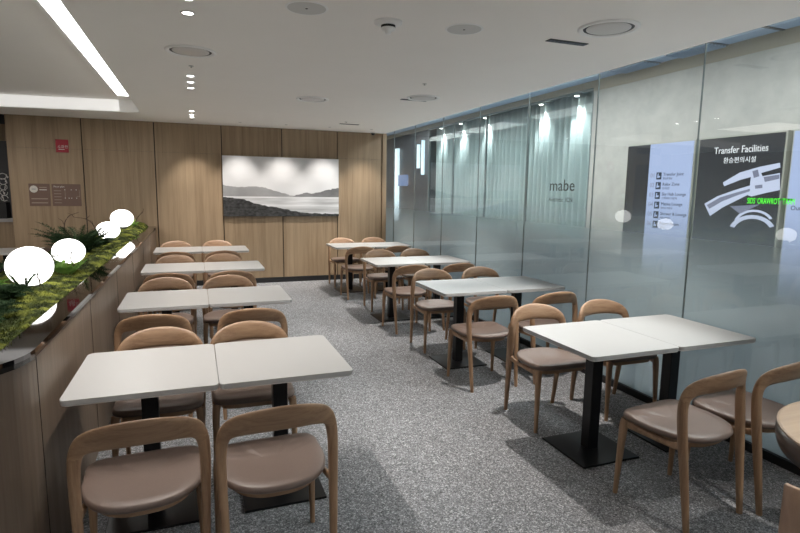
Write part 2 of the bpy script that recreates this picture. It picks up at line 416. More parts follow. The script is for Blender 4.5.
# back wall: veneer panels over dark backing
bm = bmesh.new()
xs = [-2.545, -1.575, -.57, .44, 1.42, 2.39, 3.22]
for a, b_ in zip(xs, xs[1:]):
    box(bm, a+.008, b_-.008, YW, YW+.03, .09, 2.175); box(bm, a+.008, b_-.008, YW, YW+.03, 2.178, H+.03)
box(bm, -2.545, 3.22, YW+.022, YW+.2, 0, H+.03, mi=1)
struct('wall_back', bm, [M['wood_wall'], M['groove']])
struct('trim_4', B(3.222, 3.30, YW-.03, YW+.2, 0, H, bev=.004), M['wood_wall'], 'pale veneer corner post beside the glass wall')
struct('baseboard_back', B(-2.5, 3.22, YW-.006, YW+.02, 0, .085), M['black'])
struct('wall_left', B(-6.3, -6.2, -2.5, 12.2, 0, 3.1), M['wood_wall'])
struct('wall_front', B(-6.3, 12, -2.6, -2.5, 0, 3.6), M['white'])
# alcove beyond the left end of the veneer wall
bm = box(bmesh.new(), -6.3, -2.3, 12.1, 12.2, 0, 3.1); box(bm, -2.5, -2.42, YW+.2, 12.2, 0, 3.1)
struct('wall_alcove', bm, M['dark_wall'])
struct('floor_alcove', B(-6.2, -2.42, YW+.3, 12.2, -.06, 0), M['carpet'])
struct('ceiling_alcove', B(-6.2, -2.42, YW+.05, 12.2, H+.1, H+.2), M['ceiling'])

# glass wall: one pane each, joints, floor channel and header
seams = [-2.45, -1.3, -.25, .8, 1.85, 2.90, 3.95, 5.0, 6.05, 7.10, 8.15, 9.12]
n = 0
for a, b_ in zip(seams, seams[1:]+[YW-.0]):
    n += 1
    bm = box(bmesh.new(), XG, XG+.012, a+.003, b_-.003, .03, H+.06)
    o = struct('window_%d' % n, bm, [M['glass'], M['glass_film']], 'clear glass pane of the long glass wall, frosted in its lower part')
    o.data.polygons[3].material_index = 1      # film on the corridor face
n = 5
bm = bmesh.new()
for s in seams[1:]: box(bm, XG-.0005, XG+.0125, s-.0017, s+.0017, .03, H+.05)
struct('trim_5', bm, M['silicone'], 'dark joints between the glass panes')
struct('trim_6', box(B(XG-.03, XG-.004, -2.5, YW-.03, 0, .055), XG+.016, XG+.04, -2.5, YW, 0, .055), M['black'], 'black floor channel of the glass wall')
struct('trim_7', B(XG-.02, XG+.03, -2.5, YW, H+.06, 3.48), M['bulkhead'])

# ------------------------------------------------------------------ corridor beyond the glass
XC = 6.3
struct('floor_corridor', B(XG+.04, 9.0, -2.5, 22, -.06, 0), M['corr_floor'])
bm = bmesh.new(); box(bm, XC, XC+.25, -2.5, 7.52, 0, 3.31)
struct('wall_right', bm, M['stone'])
bm = bmesh.new(); box(bm, XC-.01, XC+.3, -2.5, 7.665, 3.305, 3.5); box(bm, XC-.01, XC+.06, 7.665, 20, 3.375, 3.5)
struct('wall_bulkhead', bm, M['bulkhead'])
struct('ceiling_corridor', B(XG-.05, 9.0, -2.5, 22, 3.48, 3.7), M['blue_ceiling'])
struct('wall_corridor_end', B(3.0, 9.1, 20, 20.2, 0, 3.6), M['dark_wall'])
bm = bmesh.new(); box(bm, 2.9, XG-.0, YW+.2, 20, 0, 3.6)
struct('wall_corridor_left', bm, M['dark_wall'])
struct('wall_shop', B(8.9, 9.0, 7.4, 20, 0, 3.6), M['bulkhead'])
bm = bmesh.new(); box(bm, XC+.002, XC+.20, 7.525, 7.66, 0, 3.31)
struct('trim_8', bm, M['stone'], 'narrow stone pier between the sign wall and the curtained shop')
for i, y in enumerate((-.5, 3.2, 6.9, 10.6, 14.3, 17.5)):
    t = empty('corridor_light', 'white rectangular corridor ceiling light, ' + ('behind the camera end', 'facing the information screens', 'beside the stone pier', 'before the middle of the curtain', 'at the far end of the curtain', 'farthest down the corridor')[i], 'ceiling light', (4.6, y, 3.48), 0, 'light panels in the corridor ceiling')
    obj('diffuser', B(-.42, .42, -1.3, 1.3, -.03, -.01), M['corr_lamp'], t)
    obj('frame', box(box(B(-.45, -.42, -1.33, 1.33, -.035, 0), .42, .45, -1.33, 1.33, -.035, 0), -.45, .45, 1.3, 1.33, -.035, 0), M['white'], t)
# ceiling grilles in the blue corridor ceiling
for (y0, y1, lab) in ((5.2, 5.9, 'long dark louvred grille in the blue corridor ceiling above the two kiosks'), (6.25, 6.95, 'second dark louvred grille in the blue corridor ceiling near the curtained shop')):
    t = empty('ceiling_grille', lab, 'air grille', (6.12, (y0+y1)/2, 3.48))
    hl = (y1-y0)/2; bm = B(-.16, .16, -hl, hl, -.012, 0); obj('backing', bm, M['grille'], t)
    bm = bmesh.new()
    for k in range(6): box(bm, -.15+k*.055, -.135+k*.055, -hl+.02, hl-.02, -.03, -.012)
    obj('louvre', bm, M['blue_ceiling'], t)
tag(obj('ceiling_slot', B(5.9, 6.28, 4.50, 4.54, 3.47, 3.48), M['black']), 'thin dark slot crossing the blue corridor ceiling at upper right', 'air slot')

# curtain
bm = bmesh.new(); ny = 700; Y0, Y1 = 7.75, 14.6; cols = []
random.seed(3)
ph = 0
for k in range(ny+1):
    y = Y0+(Y1-Y0)*k/ny
    ph += (Y1-Y0)/ny*2*PI/(.17+.07*noise.noise(Vector((y*1.1, 0, 0))))
    a = .05+.03*noise.noise(Vector((y*2.1, 3, 0)))
    cols.append([bm.verts.new((6.62+a*math.sin(ph)*(1.0 if z else 1.15)+.01*math.sin(y*31+z), y, z+.03)) for z in (0, 1.1, 2.2, 3.40)])
for a, b_ in zip(cols, cols[1:]):
    for j in range(3): bm.faces.new((a[j], b_[j], b_[j+1], a[j+1]))
cur = obj('curtain', bm, M['curtain'], None, True, False)
so = cur.modifiers.new('thick', 'SOLIDIFY'); so.thickness = .004
tag(cur, 'long pale pleated curtain hanging behind the shop glass across the corridor', 'curtain')
struct('window_20', B(XC+.03, XC+.042, 7.69, 14.6, .05, 3.36), M['glass_shop'], 'shop glass in front of the pale curtain')
bm = bmesh.new()
for y in (7.69, 9.6, 11.3, 13.0, 14.6): box(bm, XC+.02, XC+.06, y-.02, y+.02, 0, 3.37)
box(bm, XC+.0, XC+.08, 7.67, 14.6, 3.345, 3.37)
struct('trim_9', bm, M['silicone'], 'dark frame of the curtained shopfront')
# dark shopfront past the curtain
struct('wall_shopfront', B(XC+.1, XC+.3, 14.65, 20, 0, 3.4), M['dark_wall'])
for y, z0, z1, w_ in ((17.3, .6, 3.0, .12), (15.1, 2.1, 3.1, .04), (15.45, 2.3, 3.0, .04)):
    tag(obj('light_column', B(XC+.02, XC+.1, y-w_, y+w_, z0, z1), M['white_glow']),
        {17.3: 'tallest glowing white vertical light at the far end of the corridor', 15.1: 'thin glowing light bar just left of the pale curtain', 15.45: 'second thin glowing light bar left of the pale curtain'}[y], 'light', 'far corridor lights')
bm = bmesh.new(); poly_prism(bm, rrect(-.55, .55, -.18, .18, .1), 0, .04); bm.transform(Matrix.Translation((XC+.06, 16.9, 1.95)) @ Matrix.Rotation(PI/2, 4, 'Y') @ Matrix.Rotation(PI/2, 4, 'Z'))
tag(obj('blue_sign', bm, M['wall_blue']), 'small blue glowing sign at the far end of the corridor', 'sign')
# curtain spots
spots = [(8.32, 'nearest the stone wall'), (9.4, 'second from the stone wall'), (11.63, 'above the middle of the curtain'), (12.9, 'fourth from the stone wall'), (14.1, 'farthest from the stone wall')]
for y, lab in spots:
    t = empty('curtain_spotlight', 'small bright spotlight over the pale curtain, ' + lab, 'spotlight', (6.47, y, 3.48), 0, 'spotlights over the curtain')
    obj('housing', lathe(bmesh.new(), [(0, -.005), (.05, -.005), (.05, -.14), (.04, -.14), (.04, -.13), (0, -.13)]), M['white'], t, True)
    obj('lens', lathe(bmesh.new(), [(0, -.142), (.038, -.142), (.038, -.131)]), M['lamp_on'], t)
    spot_lamp(t, (0, 0, -.17), P_CURT, COOL, 75, .8, .03, aim=(.08, 0, -1))

# glass lettering: reading left to right runs towards -y, up is z, facing -x
def on_corridor(y, z, x=XC): return Matrix(((0, 0, -1, x), (-1, 0, 0, y), (0, 1, 0, z), (0, 0, 0, 1)))
t = empty('shop_lettering', 'dark thin lettering mabe with a smaller line, on the curtained shop glass', 'lettering', (0, 0, 0))
text_mesh('shop_name', 'mabe', .30, M['letters'], t, on_corridor(8.80, 1.66, XC+.028), sx=1.15)
text_mesh('small_line', 'Aesthetic  ICN', .115, M['letters'], t, on_corridor(8.80, 1.46, XC+.028), sx=1.0)

# kiosk screens in front of the stone wall
def kiosk(name, label, y0, y1, z0, z1, mat, x=6.18, frame=True):
    t = empty(name, label, 'information screen', (x, (y0+y1)/2, 0))
    hw = (y1-y0)/2
    obj('cabinet', B(.012, .11, -hw-.02, hw+.02, .0, z1+.02), M['kiosk_frame'], t)
    obj('screen', B(0, .012, -hw, hw, z0, z1), mat, t)
    return t
def K(t, y, z, off=.0015): # local matrix on screen front, y measured from the screen centre
    return Matrix(((0, 0, -1, -off), (-1, 0, 0, y), (0, 1, 0, z), (0, 0, 0, 1)))
def kbox(bm, y0, y1, z0, z1, off=.0015): return box(bm, -off-.001, -.0002, min(y0, y1), max(y0, y1), z0, z1)
# directory kiosk
t = kiosk('directory_kiosk', 'tall kiosk with pale blue facility list and black left panel, behind the glass wall', 5.50, 6.66, .25, 2.33, M['screen_blue'])
obj('dark_panel', kbox(bmesh.new(), .58, .15, .25, 2.33), M['screen_black'], t)
rows = [('01', 'Transfer Joint', '환승휴게실'), ('02', 'Relax Zone', '휴식공간'), ('03', 'Sky Hub Lounge', '스카이허브 라운지'), ('04', 'Matina Lounge', '마티나 라운지'), ('05', 'Shower & Lounge', '샤워 라운지'), ('06', 'Prayer Room', '기도실')]
for k, (a, b_, c_) in enumerate(rows):
    z = 1.86-.137*k
    text_mesh('row_number', a, .085, M['ink_soft'], t, K(t, .11, z))
    ic = kbox(bmesh.new(), 0, -.09, z-.03, z+.07); ic = obj('row_icon', ic, M['ink'], t)
    bm = bmesh.new(); p = [(-.015, z-.01), (-.07, z+.0), (-.07, z+.02), (-.04, z+.02), (-.04, z+.055), (-.025, z+.055)]
    vs = [bm.verts.new((-.004, y, zz)) for y, zz in p]; bm.faces.new(vs); obj('icon_mark', bm, M['screen_blue'], ic)
    text_mesh('row_text', b_, .062, M['ink'], t, K(t, -.12, z+.02))
    text_mesh('row_subtitle', c_, .035, M['ink'], t, K(t, -.12, z-.03))
# transfer map screen
t = kiosk('map_kiosk', 'large black screen titled Transfer Facilities with a pale terminal map', 4.30, 5.40, .4, 2.33, M['screen_black'])
text_mesh('screen_title', 'Transfer Facilities', .118, M['screen_text'], t, K(t, .33, 2.135), sx=.84)
text_mesh('screen_subtitle', '환승편의시설', .078, M['screen_text'], t, K(t, .19, 2.02))
def px2(px, py):      # photo position on the screen plane -> local (y, z)
    d = cf*F_PX+cr*(px-400)+cu*(266.5-py); s = 6.18/d.x
    return d.y*s-(4.30+5.40)/2, 1.625+d.z*s
def flat(name, pix, mat, off):
    bm = bmesh.new(); vs = []
    q = [px2(*p) for p in pix]
    a = [bm.verts.new((-off, y, z)) for y, z in q]; b_ = [bm.verts.new((-.0002, y, z)) for y, z in q]; n_ = len(q)
    bm.faces.new(a)
    for i in range(n_): bm.faces.new((a[i], a[(i+1) % n_], b_[(i+1) % n_], b_[i]))
    return obj(name, bm, mat, t)
def crop(x, y): return (600+x/4, 120+y/4)
flat('map_outline', [crop(*p) for p in ((492,250),(560,210),(608,196),(640,187),(720,171),(722,190),(645,212),(650,225),(720,212),(720,280),(662,292),(606,306),(590,300),(540,325),(490,350),(440,384),(418,335),(470,305),(540,280),(600,262),(604,228),(560,240),(497,265))], M['screen_map'], .002)
flat('map_shadow', [crop(*p) for p in ((428,340),(480,310),(545,290),(600,275),(600,285),(548,302),(490,325),(438,355))], M['screen_map2'], .003)
flat('map_shadow', [crop(*p) for p in ((655,228),(718,218),(718,235),(660,248))], M['screen_map2'], .003)
flat('map_shadow', [crop(*p) for p in ((610,205),(632,198),(638,225),(616,232))], M['screen_map2'], .003)
flat('map_shadow', [crop(*p) for p in ((620,262),(650,258),(650,272),(622,275))], M['screen_map2'], .003)
flat('map_shadow', [crop(*p) for p in ((520,345),(640,338),(560,375))], M['screen_map2'], .0025)
def arc(cx, cy, r0, r1, a0, a1, sy=.75):
    n_ = 10; o_ = [(cx+r0*math.cos(math.radians(a0+(a1-a0)*k/n_)), cy-sy*r0*math.sin(math.radians(a0+(a1-a0)*k/n_))) for k in range(n_+1)]
    i_ = [(cx+r1*math.cos(math.radians(a0+(a1-a0)*k/n_)), cy-sy*r1*math.sin(math.radians(a0+(a1-a0)*k/n_))) for k in range(n_+1)]
    return [crop(*p) for p in o_+i_[::-1]]
flat('map_arc', arc(608, 452, 96, 76, 22, 158), M['screen_map'], .002)
flat('map_arc', arc(615, 420, 82, 70, 25, 160), M['screen_map'], .002)
# reflection of a green LED sign, put in as glowing mirrored letters
y0_, z0_ = px2(747, 205); y1_, z1_ = px2(791.5, 199)
obj('led_strip', kbox(bmesh.new(), y0_+.005, y1_-.02, z1_-.02, z0_+.085, .003), M['screen_led_back'], t)
text_mesh('led_text', 'SIDS  ORAWROT  TAAM', .095, M['screen_green'], t, K(t, y0_, z0_+.02, .004), sx=.54)
# third kiosk at the frame edge
t = kiosk('information_kiosk', 'pale blue screen cut by the right edge of the view, behind glass', 3.15, 4.20, .4, 2.33, M['screen_blue'])
text_mesh('row_text', 'Out', .07, M['ink'], t, K(t, .48, 1.47))

# ------------------------------------------------------------------ wall things
pf = empty('landscape_picture', 'wide black and white lake and mountain picture on the veneer wall', 'picture', (1.42, YW-.001, 1.655))
obj('stretcher', B(-.98, .98, -.035, 0, -.498, .498), M['black'], pf)
obj('canvas', B(-.98, .98, -.042, -.0355, -.50, .50), M['landscape'], pf)
def facing(x, z, y=YW): return Matrix(((1, 0, 0, x), (0, 0, -1, y), (0, 1, 0, z), (0, 0, 0, 1)))
t = empty('fire_sign', 'small square red plate with white mark high on the veneer wall', 'sign', (-1.835, YW-.001, 2.215))
obj('plate', B(-.083, .083, -.012, 0, -.095, .095, bev=.003), M['red'], t)
text_mesh('mark', '소화전', .05, M['print'], t, facing(-.06, -.03, -.0135)); obj('mark_line', B(-.05, .03, -.0145, -.0125, -.055, -.045), M['print'], t)
t = empty('emblem_plaque', 'small brown plaque with round white emblem, left of the floor plan plaque', 'plaque', (-2.17, YW-.001, 1.485))
obj('plate', B(-.135, .135, -.01, 0, -.165, .165, bev=.002), M['plaque'], t)
bm = lathe(bmesh.new(), [(0, 0), (.052, 0), (.052, .003), (0, .003)]); bm.transform(Matrix.Translation((-.07, -.0135, .085)) @ Matrix.Rotation(PI/2, 4, 'X') @ Matrix.Translation((0, 0, -.0)))
e = obj('emblem', bm, M['print'], t); obj('emblem_mark', B(-.095, -.045, -.018, -.0166, .08, .09), M['ink_soft'], e)
for k, (z, s_) in enumerate(((.105, .05), (.07, .05))): obj('text_line', B(.0, .095, -.012, -.0102, z, z+.012), M['print_soft'] if k == 0 else M['print'], t)
for z in (-.065, -.125): obj('text_line', B(-.11, .10, -.012, -.0102, z, z+.014), M['print_soft'], t)
t = empty('floor_plan_plaque', 'wide brown plaque with a floor plan, right of the emblem plaque', 'plaque', (-1.82, YW-.001, 1.485))
obj('plate', B(-.19, .19, -.01, 0, -.165, .165, bev=.002), M['plaque'], t)
text_mesh('heading', 'Floor plan', .035, M['print'], t, facing(-.165, .115, -.0112))
for k in range(5): obj('text_line', B(-.165, -.07, -.012, -.0102, .06-.045*k, .068-.045*k), M['print_soft'], t)
for x, z in ((-.02, .08), (.065, .08), (.15-.02, .08), (-.02, -.045), (.03, -.045), (.065, -.045), (.13, -.045)):
    obj('plan_dot', B(x-.006, x+.006, -.0125, -.0102, z-.006, z+.006), M['print'], t)
bm = bmesh.new(); box(bm, -.02, -.016, -.0115, -.0102, -.04, .075); box(bm, .17, .174, -.0115, -.0102, -.03, .08); box(bm, .13, .17, -.0115, -.0102, -.02, -.016)
obj('plan_line', bm, M['print_soft'], t)

# alcove at far left
t = empty('service_cabinet', 'dark cabinet with white line emblem and oak top band at far left', 'cabinet', (-2.95, 10.2, 0))
obj('body', B(-.9, .33, 0, .5, .62, 2.75), plain('cabinet_grey', (.05, .052, .058), .4), t)
obj('top_band', B(-.92, .335, -.03, 0, 2.30, 2.55), M['wood_wall'], t)
obj('shelf', B(-.92, .335, -.25, 0, 1.06, 1.11), M['grey'], t)
obj('plinth', B(-.9, .33, -.2, .5, 0, 1.06), M['wood_wall'], t)
obj('equipment', B(-.9, .22, -.18, -.002, 1.11, 1.36), M['black'], t)
bm = bmesh.new()
random.seed(5)
for k in range(5):
    z = 1.42+k*.085; tube(bm, [(x_/40*.16+.02*k+.13, -.008, z+.03*math.sin(x_*.9+k*2)) for x_ in range(0, 10, 1)][:6], .007)
    tube(bm, [(.16+.05*math.cos(a*PI/4+k), -.008, z+.045*math.sin(a*PI/4+k)) for a in range(8)], .006)
obj('line_emblem', bm, M['white'], t)

# ------------------------------------------------------------------ ceiling things
def downlight(x, y, label, on=True, power=P_SPOT):
    t = empty('spot_downlight', label, 'ceiling light', (x, y, H), 0, 'small ceiling spotlights')
    obj('trim_ring', lathe(bmesh.new(), [(.030, .0), (.042, -.001), (.044, -.004), (.040, -.006), (.030, -.004), (.027, .004)], n=24), M['white'], t, True)
    obj('lens', lathe(bmesh.new(), [(0, -.0035), (.028, -.0035), (.028, 0)], n=20), M['lamp_on'], t)
    spot_lamp(t, (0, 0, -.02), power, WARM, 86, .7, .012)
rowA = [(3.05, 'just outside the top of the view'), (3.32, 'second from the top of the view'), (3.59, 'nearest the camera'), (5.53, 'first of the middle three'), (5.84, 'second of the middle three'), (6.18, 'third of the middle three'),
        (7.99, 'first of the farthest three'), (8.37, 'second of the farthest three'), (8.66, 'third of the farthest three'), (-.5, 'last before the camera end'), (-.2, 'middle before the camera end'), (.1, 'first before the camera end')]
for y, lab in rowA:
    lab = 'small spotlight in ceiling row over planter tables, ' + (lab or 'before the camera end')
    downlight(.0, y, lab, power=P_SPOT if y > 1 else P_SPOT*.5)
def linear(x, y, label, power=P_LINE):
    t = empty('linear_downlight', label, 'ceiling light', (x, y, H), 0, 'black recessed linear lamps')
    obj('housing', B(-.155, .155, -.030, .030, -.004, .0), M['black'], t)
    bm = bmesh.new()
    for k in range(10): box(bm, -.145+k*.0305, -.124+k*.0305, -.016, .016, -.0065, -.004)
    obj('cell', bm, M['grille'], t)
    spot_lamp(t, (0, 0, -.02), power, WARM, 77, .7, .02)
linear(2.41, 3.235, 'black slotted ceiling lamp above the front glass-wall table'); linear(2.36, 5.9, 'black slotted ceiling lamp above the third glass-wall table')
linear(2.30, 8.45, 'black slotted ceiling lamp above the farthest glass-wall table'); linear(2.41, .55, 'black slotted ceiling lamp beyond the top of the view', P_LINE*.45)
# wall washers
for x, lab in ((.0, 'left of the picture'), (.70, 'over the left of the picture'), (1.41, 'over the picture middle'), (2.12, 'over the right of the picture'), (2.84, 'nearest the glass wall')):
    t = empty('wall_washer', 'tiny recessed spotlight close to the veneer wall, ' + lab, 'ceiling light', (x, 9.0, H), 0, 'wall washing spotlights')
    obj('trim_ring', lathe(bmesh.new(), [(0, -.002), (.018, -.003), (.026, 0)], n=20), M['grey'], t, True)
    spot_lamp(t, (0, 0, -.015), P_WASH, WARM, 66, 1.0, .02, aim=(0, .33, -1))
for x, y, lab in ((-2.95, 7.2, 'far'), (-2.95, 4.8, 'near')):
    t = empty('wide_downlight', 'wide recessed downlight in the raised ceiling left of the planter, %s one' % lab, 'ceiling light', (x, y, H+.17), 0, 'wide downlights in the raised ceiling')
    obj('trim_ring', lathe(bmesh.new(), [(.05, .0), (.07, -.002), (.072, -.006), (.05, -.004)], n=24), M['white'], t, True)
    obj('lens', lathe(bmesh.new(), [(0, -.0035), (.05, -.0035), (.05, 0)], n=20), M['lamp_on'], t)
    spot_lamp(t, (0, 0, -.02), 95, WARM, 140, .6, .05, aim=(.15, .25, -1))
def round_fixture(x, y, label, r=.185, lit=False):
    t = empty('round_ceiling_fixture', label, 'ceiling fixture', (x, y, H), 0, 'large round ceiling fixtures')
    obj('outer_ring', lathe(bmesh.new(), [(r*.81, .0), (r*.85, -.010), (r*.95, -.012), (r, -.004), (r, 0)]), M['white'], t, True)
    obj('dark_groove', lathe(bmesh.new(), [(r*.70, -.003), (r*.81, -.003), (r*.82, 0)]), M['black'], t)
    obj('inner_disc', lathe(bmesh.new(), [(0, -.012), (r*.60, -.011), (r*.71, -.006), (r*.72, -.001)]), M['diffuser'], t, True)
round_fixture(.01, 4.55, 'large round grooved ceiling fixture above the planter tables'); round_fixture(1.29, 6.32, 'large round grooved ceiling fixture over the aisle')
round_fixture(2.39, 5.70, 'large round grooved ceiling fixture beside the third black slotted lamp'); round_fixture(2.44, 2.87, 'large round grooved ceiling fixture at upper right near the glass')
for x, y, lab in ((.63, 3.23, 'flat round ceiling speaker left of the smoke detector'), (1.63, 3.24, 'flat round ceiling speaker right of the smoke detector')):
    t = empty('ceiling_speaker', lab, 'speaker', (x, y, H), 0, 'ceiling speakers')
    obj('rim', lathe(bmesh.new(), [(.108, -.003), (.115, -.006), (.122, 0)]), M['white'], t, True)
    obj('mesh_cover', lathe(bmesh.new(), [(0, -.004), (.108, -.004), (.109, 0)]), M['speaker'], t)
    obj('badge', lathe(bmesh.new(), [(0, -.007), (.007, -.006), (.007, -.004)], n=12), M['black'], t)
t = empty('smoke_detector', 'white domed smoke detector between the two ceiling speakers', 'smoke detector', (1.14, 3.29, H))
obj('base', lathe(bmesh.new(), [(.086, 0), (.084, -.012), (.058, -.022), (0, -.022)]), M['white'], t, True)
obj('sensor', lathe(bmesh.new(), [(.043, -.0355), (.040, -.048), (.020, -.055), (.018, -.070), (0, -.072)]), M['white'], t, True)
obj('dark_band', lathe(bmesh.new(), [(.044, -.022), (.044, -.0355), (0, -.0355)]), M['black'], t)
for x, y, lab in ((.01, 5.09, 'above the planter tables'), (2.10, 4.98, 'above the second glass-wall table'), (2.18, 8.19, 'above the farthest glass-wall table')):
    t = empty('sprinkler', 'small metal ceiling sprinkler ' + lab, 'sprinkler', (x, y, H), 0, 'ceiling sprinklers')
    obj('cover', lathe(bmesh.new(), [(0, -.003), (.018, -.003), (.022, 0)], n=16), M['grey'], t, True)
    obj('head', lathe(bmesh.new(), [(.006, -.003), (.005, -.010), (.009, -.011), (.009, -.013), (0, -.013)], n=12), M['chrome'], t)
t = empty('ceiling_camera', 'small dark dome camera where veneer wall meets the ceiling', 'camera', (3.0, 9.42, H))
obj('base', lathe(bmesh.new(), [(.045, 0), (.045, -.018), (0, -.018)]), M['white'], t); obj('dome', lathe(bmesh.new(), [(.036, -.018), (.033, -.035), (.02, -.048), (0, -.053)]), M['black'], t, True)
# added fill panels, out of view, behind the camera and left of the planter
for x, y, lab in ((1.4, -1.2, 'behind the camera'), (-3.2, 3.2, 'over the near left side of the planter'), (-2.9, 6.9, 'over the far left side of the planter')):
    z = H if x > OX1 or y < OY0 else H+.17
    t = empty('ceiling_panel_light', 'square white ceiling light panel ' + lab, 'ceiling light', (x, y, z), 0)
    obj('diffuser', B(-.55, .55, -.55, .55, -.014, -.006), M['room_lamp' if x > 0 else 'room_lamp_bright'], t); obj('frame', B(-.58, .58, -.58, .58, -.006, 0), M['white'], t)

# ------------------------------------------------------------------ planter
PX0, PX1, PY0 = -1.45, -.60, 2.10
def outline(ins, n=10):
    x0, x1, y0, y1 = PX0+ins, PX1-ins, PY0+ins, YW-.004; r = .30-ins
    p = [(x1, y1), (x0, y1)]
    for cx, a0 in ((x0+r, 180), (x1-r, 270)):
        for k in range(n+1):
            a = math.radians(a0+90*k/n); p.append((cx+r*math.cos(a), y0+r+r*math.sin(a)))
    return p
pl = empty('planter', 'long waist-high veneered planter divider with black mirror ledge', 'planter', (-1.0, 5.8, 0))
def rel(bm): bm.transform(Matrix.Translation((1.0, -5.8, 0))); return bm
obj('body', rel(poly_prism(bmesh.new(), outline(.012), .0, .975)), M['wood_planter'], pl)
for y in (2.45, 3.65, 4.85, 6.05, 7.25, 8.45): obj('panel_joint', rel(B(PX1-.0125, PX1-.0105, y-.002, y+.002, .02, .975)), M['groove'], pl)
bm = bmesh.new(); a, b_ = outline(0), outline(.115)
lo = [bm.verts.new((x, y, .982)) for x, y in a]; hi = [bm.verts.new((x, y, 1.0)) for x, y in a]
ih = [bm.verts.new((x, y, 1.0)) for x, y in b_]; il = [bm.verts.new((x, y, .982)) for x, y in b_]
n_ = len(a)
for i in range(n_):
    j = (i+1) % n_
    for p_, q_ in ((lo, hi), (hi, ih), (ih, il), (il, lo)): bm.faces.new((p_[i], p_[j], q_[j], q_[i]))
obj('mirror_ledge', rel(bm), M['rim'], pl)
bm = poly_prism(bmesh.new(), outline(.003), .962, .982); obj('metal_edge', rel(bm), M['rim_edge'], pl)

random.seed(11)
GL = [(-.985, 3.97, 1.122, .129, 'nearest and largest glowing white globe lamp in the planter moss', .96),
      (-.985, 5.10, 1.092, .120, 'second glowing white globe lamp in the moss, beside small green fern', .86),
      (-.965, 7.15, 1.115, .126, 'third glowing white globe lamp in the moss, before the farthest', .80),
      (-.92, 8.1, 1.205, .140, 'farthest glowing white globe lamp near the veneer wall', .84)]
def moss_h(x, y):
    e = min(x-(PX0+.11), (PX1-.11)-x, y-(PY0+.11)); e = max(0, min(1, e/.14))
    e = math.sqrt(e)
    h = .0*e+.085*e*max(0, noise.noise(Vector((x*2.2, y*1.3, 4))))+.02*e*noise.noise(Vector((x*9, y*9, 1)))+.012*noise.noise(Vector((x*24, y*24, 2)))
    if y > 7: h += .05*min(1, (y-7)/.8)*e
    return .992+max(h, -.01)
bm = bmesh.new(); nx, ny = 44, 420; grid = []
for j in range(ny+1):
    y = PY0+.115+(YW-.01-PY0-.115)*j/ny
    # inset for the rounded near corners
    r = .185; dy = max(0, (PY0+.115+r)-y); ins = r-math.sqrt(max(0, r*r-dy*dy)) if dy > 0 else 0
    row = []
    for i in range(nx+1):
        x = PX0+.115+ins+(PX1-PX0-.23-2*ins)*i/nx
        row.append(bm.verts.new((x, y, moss_h(x, y)+.009*random.uniform(-1, 1))))
    grid.append(row)
for j in range(ny):
    for i in range(nx): bm.faces.new((grid[j][i], grid[j][i+1], grid[j+1][i+1], grid[j+1][i]))
# tiny upright tufts
for k in range(42000):
    y = PY0+.13+(YW-PY0-.16)*(random.random()**1.5); x = random.uniform(PX0+.13, PX1-.10)
    if y < PY0+.3 and (x < PX0+.25 or x > PX1-.25): continue
    z = moss_h(x, y)-.006; s = random.uniform(.010, .026); a = random.uniform(0, 2*PI); wv = .0035
    tip = Vector((x+random.uniform(-1, 1)*s*.8, y+random.uniform(-1, 1)*s*.8, z+s*random.uniform(.4, 1)))
    v = [bm.verts.new((x+wv*math.cos(a+q), y+wv*math.sin(a+q), z)) for q in (0, 2.1, 4.2)]+[bm.verts.new(tip)]
    for f in ((0, 1, 3), (1, 2, 3), (2, 0, 3)): bm.faces.new([v[i] for i in f])
ms = obj('moss', bm, M['moss'], None, False, False)
tag(ms, 'bumpy yellow green moss filling the long planter', 'moss', None, 'stuff')
for x, y, z, r, lab, sq in GL:
    o = empty('globe_lamp', lab, 'lamp', (x, y, z), 0, 'glowing globes in the planter')
    bm = lathe(bmesh.new(), [(r*math.sin(a*PI/24), -r*sq*math.cos(a*PI/24)) for a in range(25)], n=48)
    obj('globe', bm, M['globe'], o, True)
    obj('base', lathe(bmesh.new(), [(.05, -r*sq-.02), (.05, -r*sq+.012), (0, -r*sq+.012)]), M['black'], o)

def frond(bm, base, az, length, droop, leaf, up=1.0):
    d = Vector((math.cos(az), math.sin(az), 0)); n_ = 16; pts = []
    for i in range(n_+1):
        t = i/n_; pts.append(Vector(base)+d*length*t*.8+Vector((0, 0, up*length*t*(1-droop*t))))
    side = Vector((-d.y, d.x, 0))
    for i in range(n_):
        a, b_ = pts[i], pts[i+1]; w_ = .0016
        v = [bm.verts.new(p) for p in (a-side*w_, a+side*w_, b_+side*w_, b_-side*w_)]; bm.faces.new(v)
        t = i/n_; L_ = leaf*math.sin(PI*min(1, t*.9+.12))
        for s in (-1, 1):
            for q in range(3):
                o_ = a.lerp(b_, q/3); jit = Vector((random.uniform(-1, 1), random.uniform(-1, 1), random.uniform(-1, 1)))*L_*.3
                tip = o_+side*s*L_+(b_-a).normalized()*L_*.6+jit
                w2 = (b_-a).normalized()*.004
                v = [bm.verts.new(p) for p in (o_-w2, o_+w2, tip)]; bm.faces.new(v)
                m_ = o_.lerp(tip, .5)
                v = [bm.verts.new(p) for p in (m_, m_+w2*1.4, m_+Vector((0, 0, L_*.35))+jit*.4)]; bm.faces.new(v)
def fern(x, y, n, L, mat, label, leaf=.03, droop=.5, spread=2*PI, a0=0, up=1.0):
    t = empty('fern', label, 'fern', (x, y, moss_h(x, y)-.01), 0, 'ferns in the planter')
    bm = bmesh.new()
    for k in range(n):
        frond(bm, (random.uniform(-.03, .03), random.uniform(-.03, .03), 0), a0+random.uniform(-.5, .5)*spread, L*random.uniform(.6, 1.15), droop*random.uniform(.6, 1.3), leaf, up*random.uniform(.5, 1.1))
    obj('fronds', bm, mat, t, False, False)
    return t
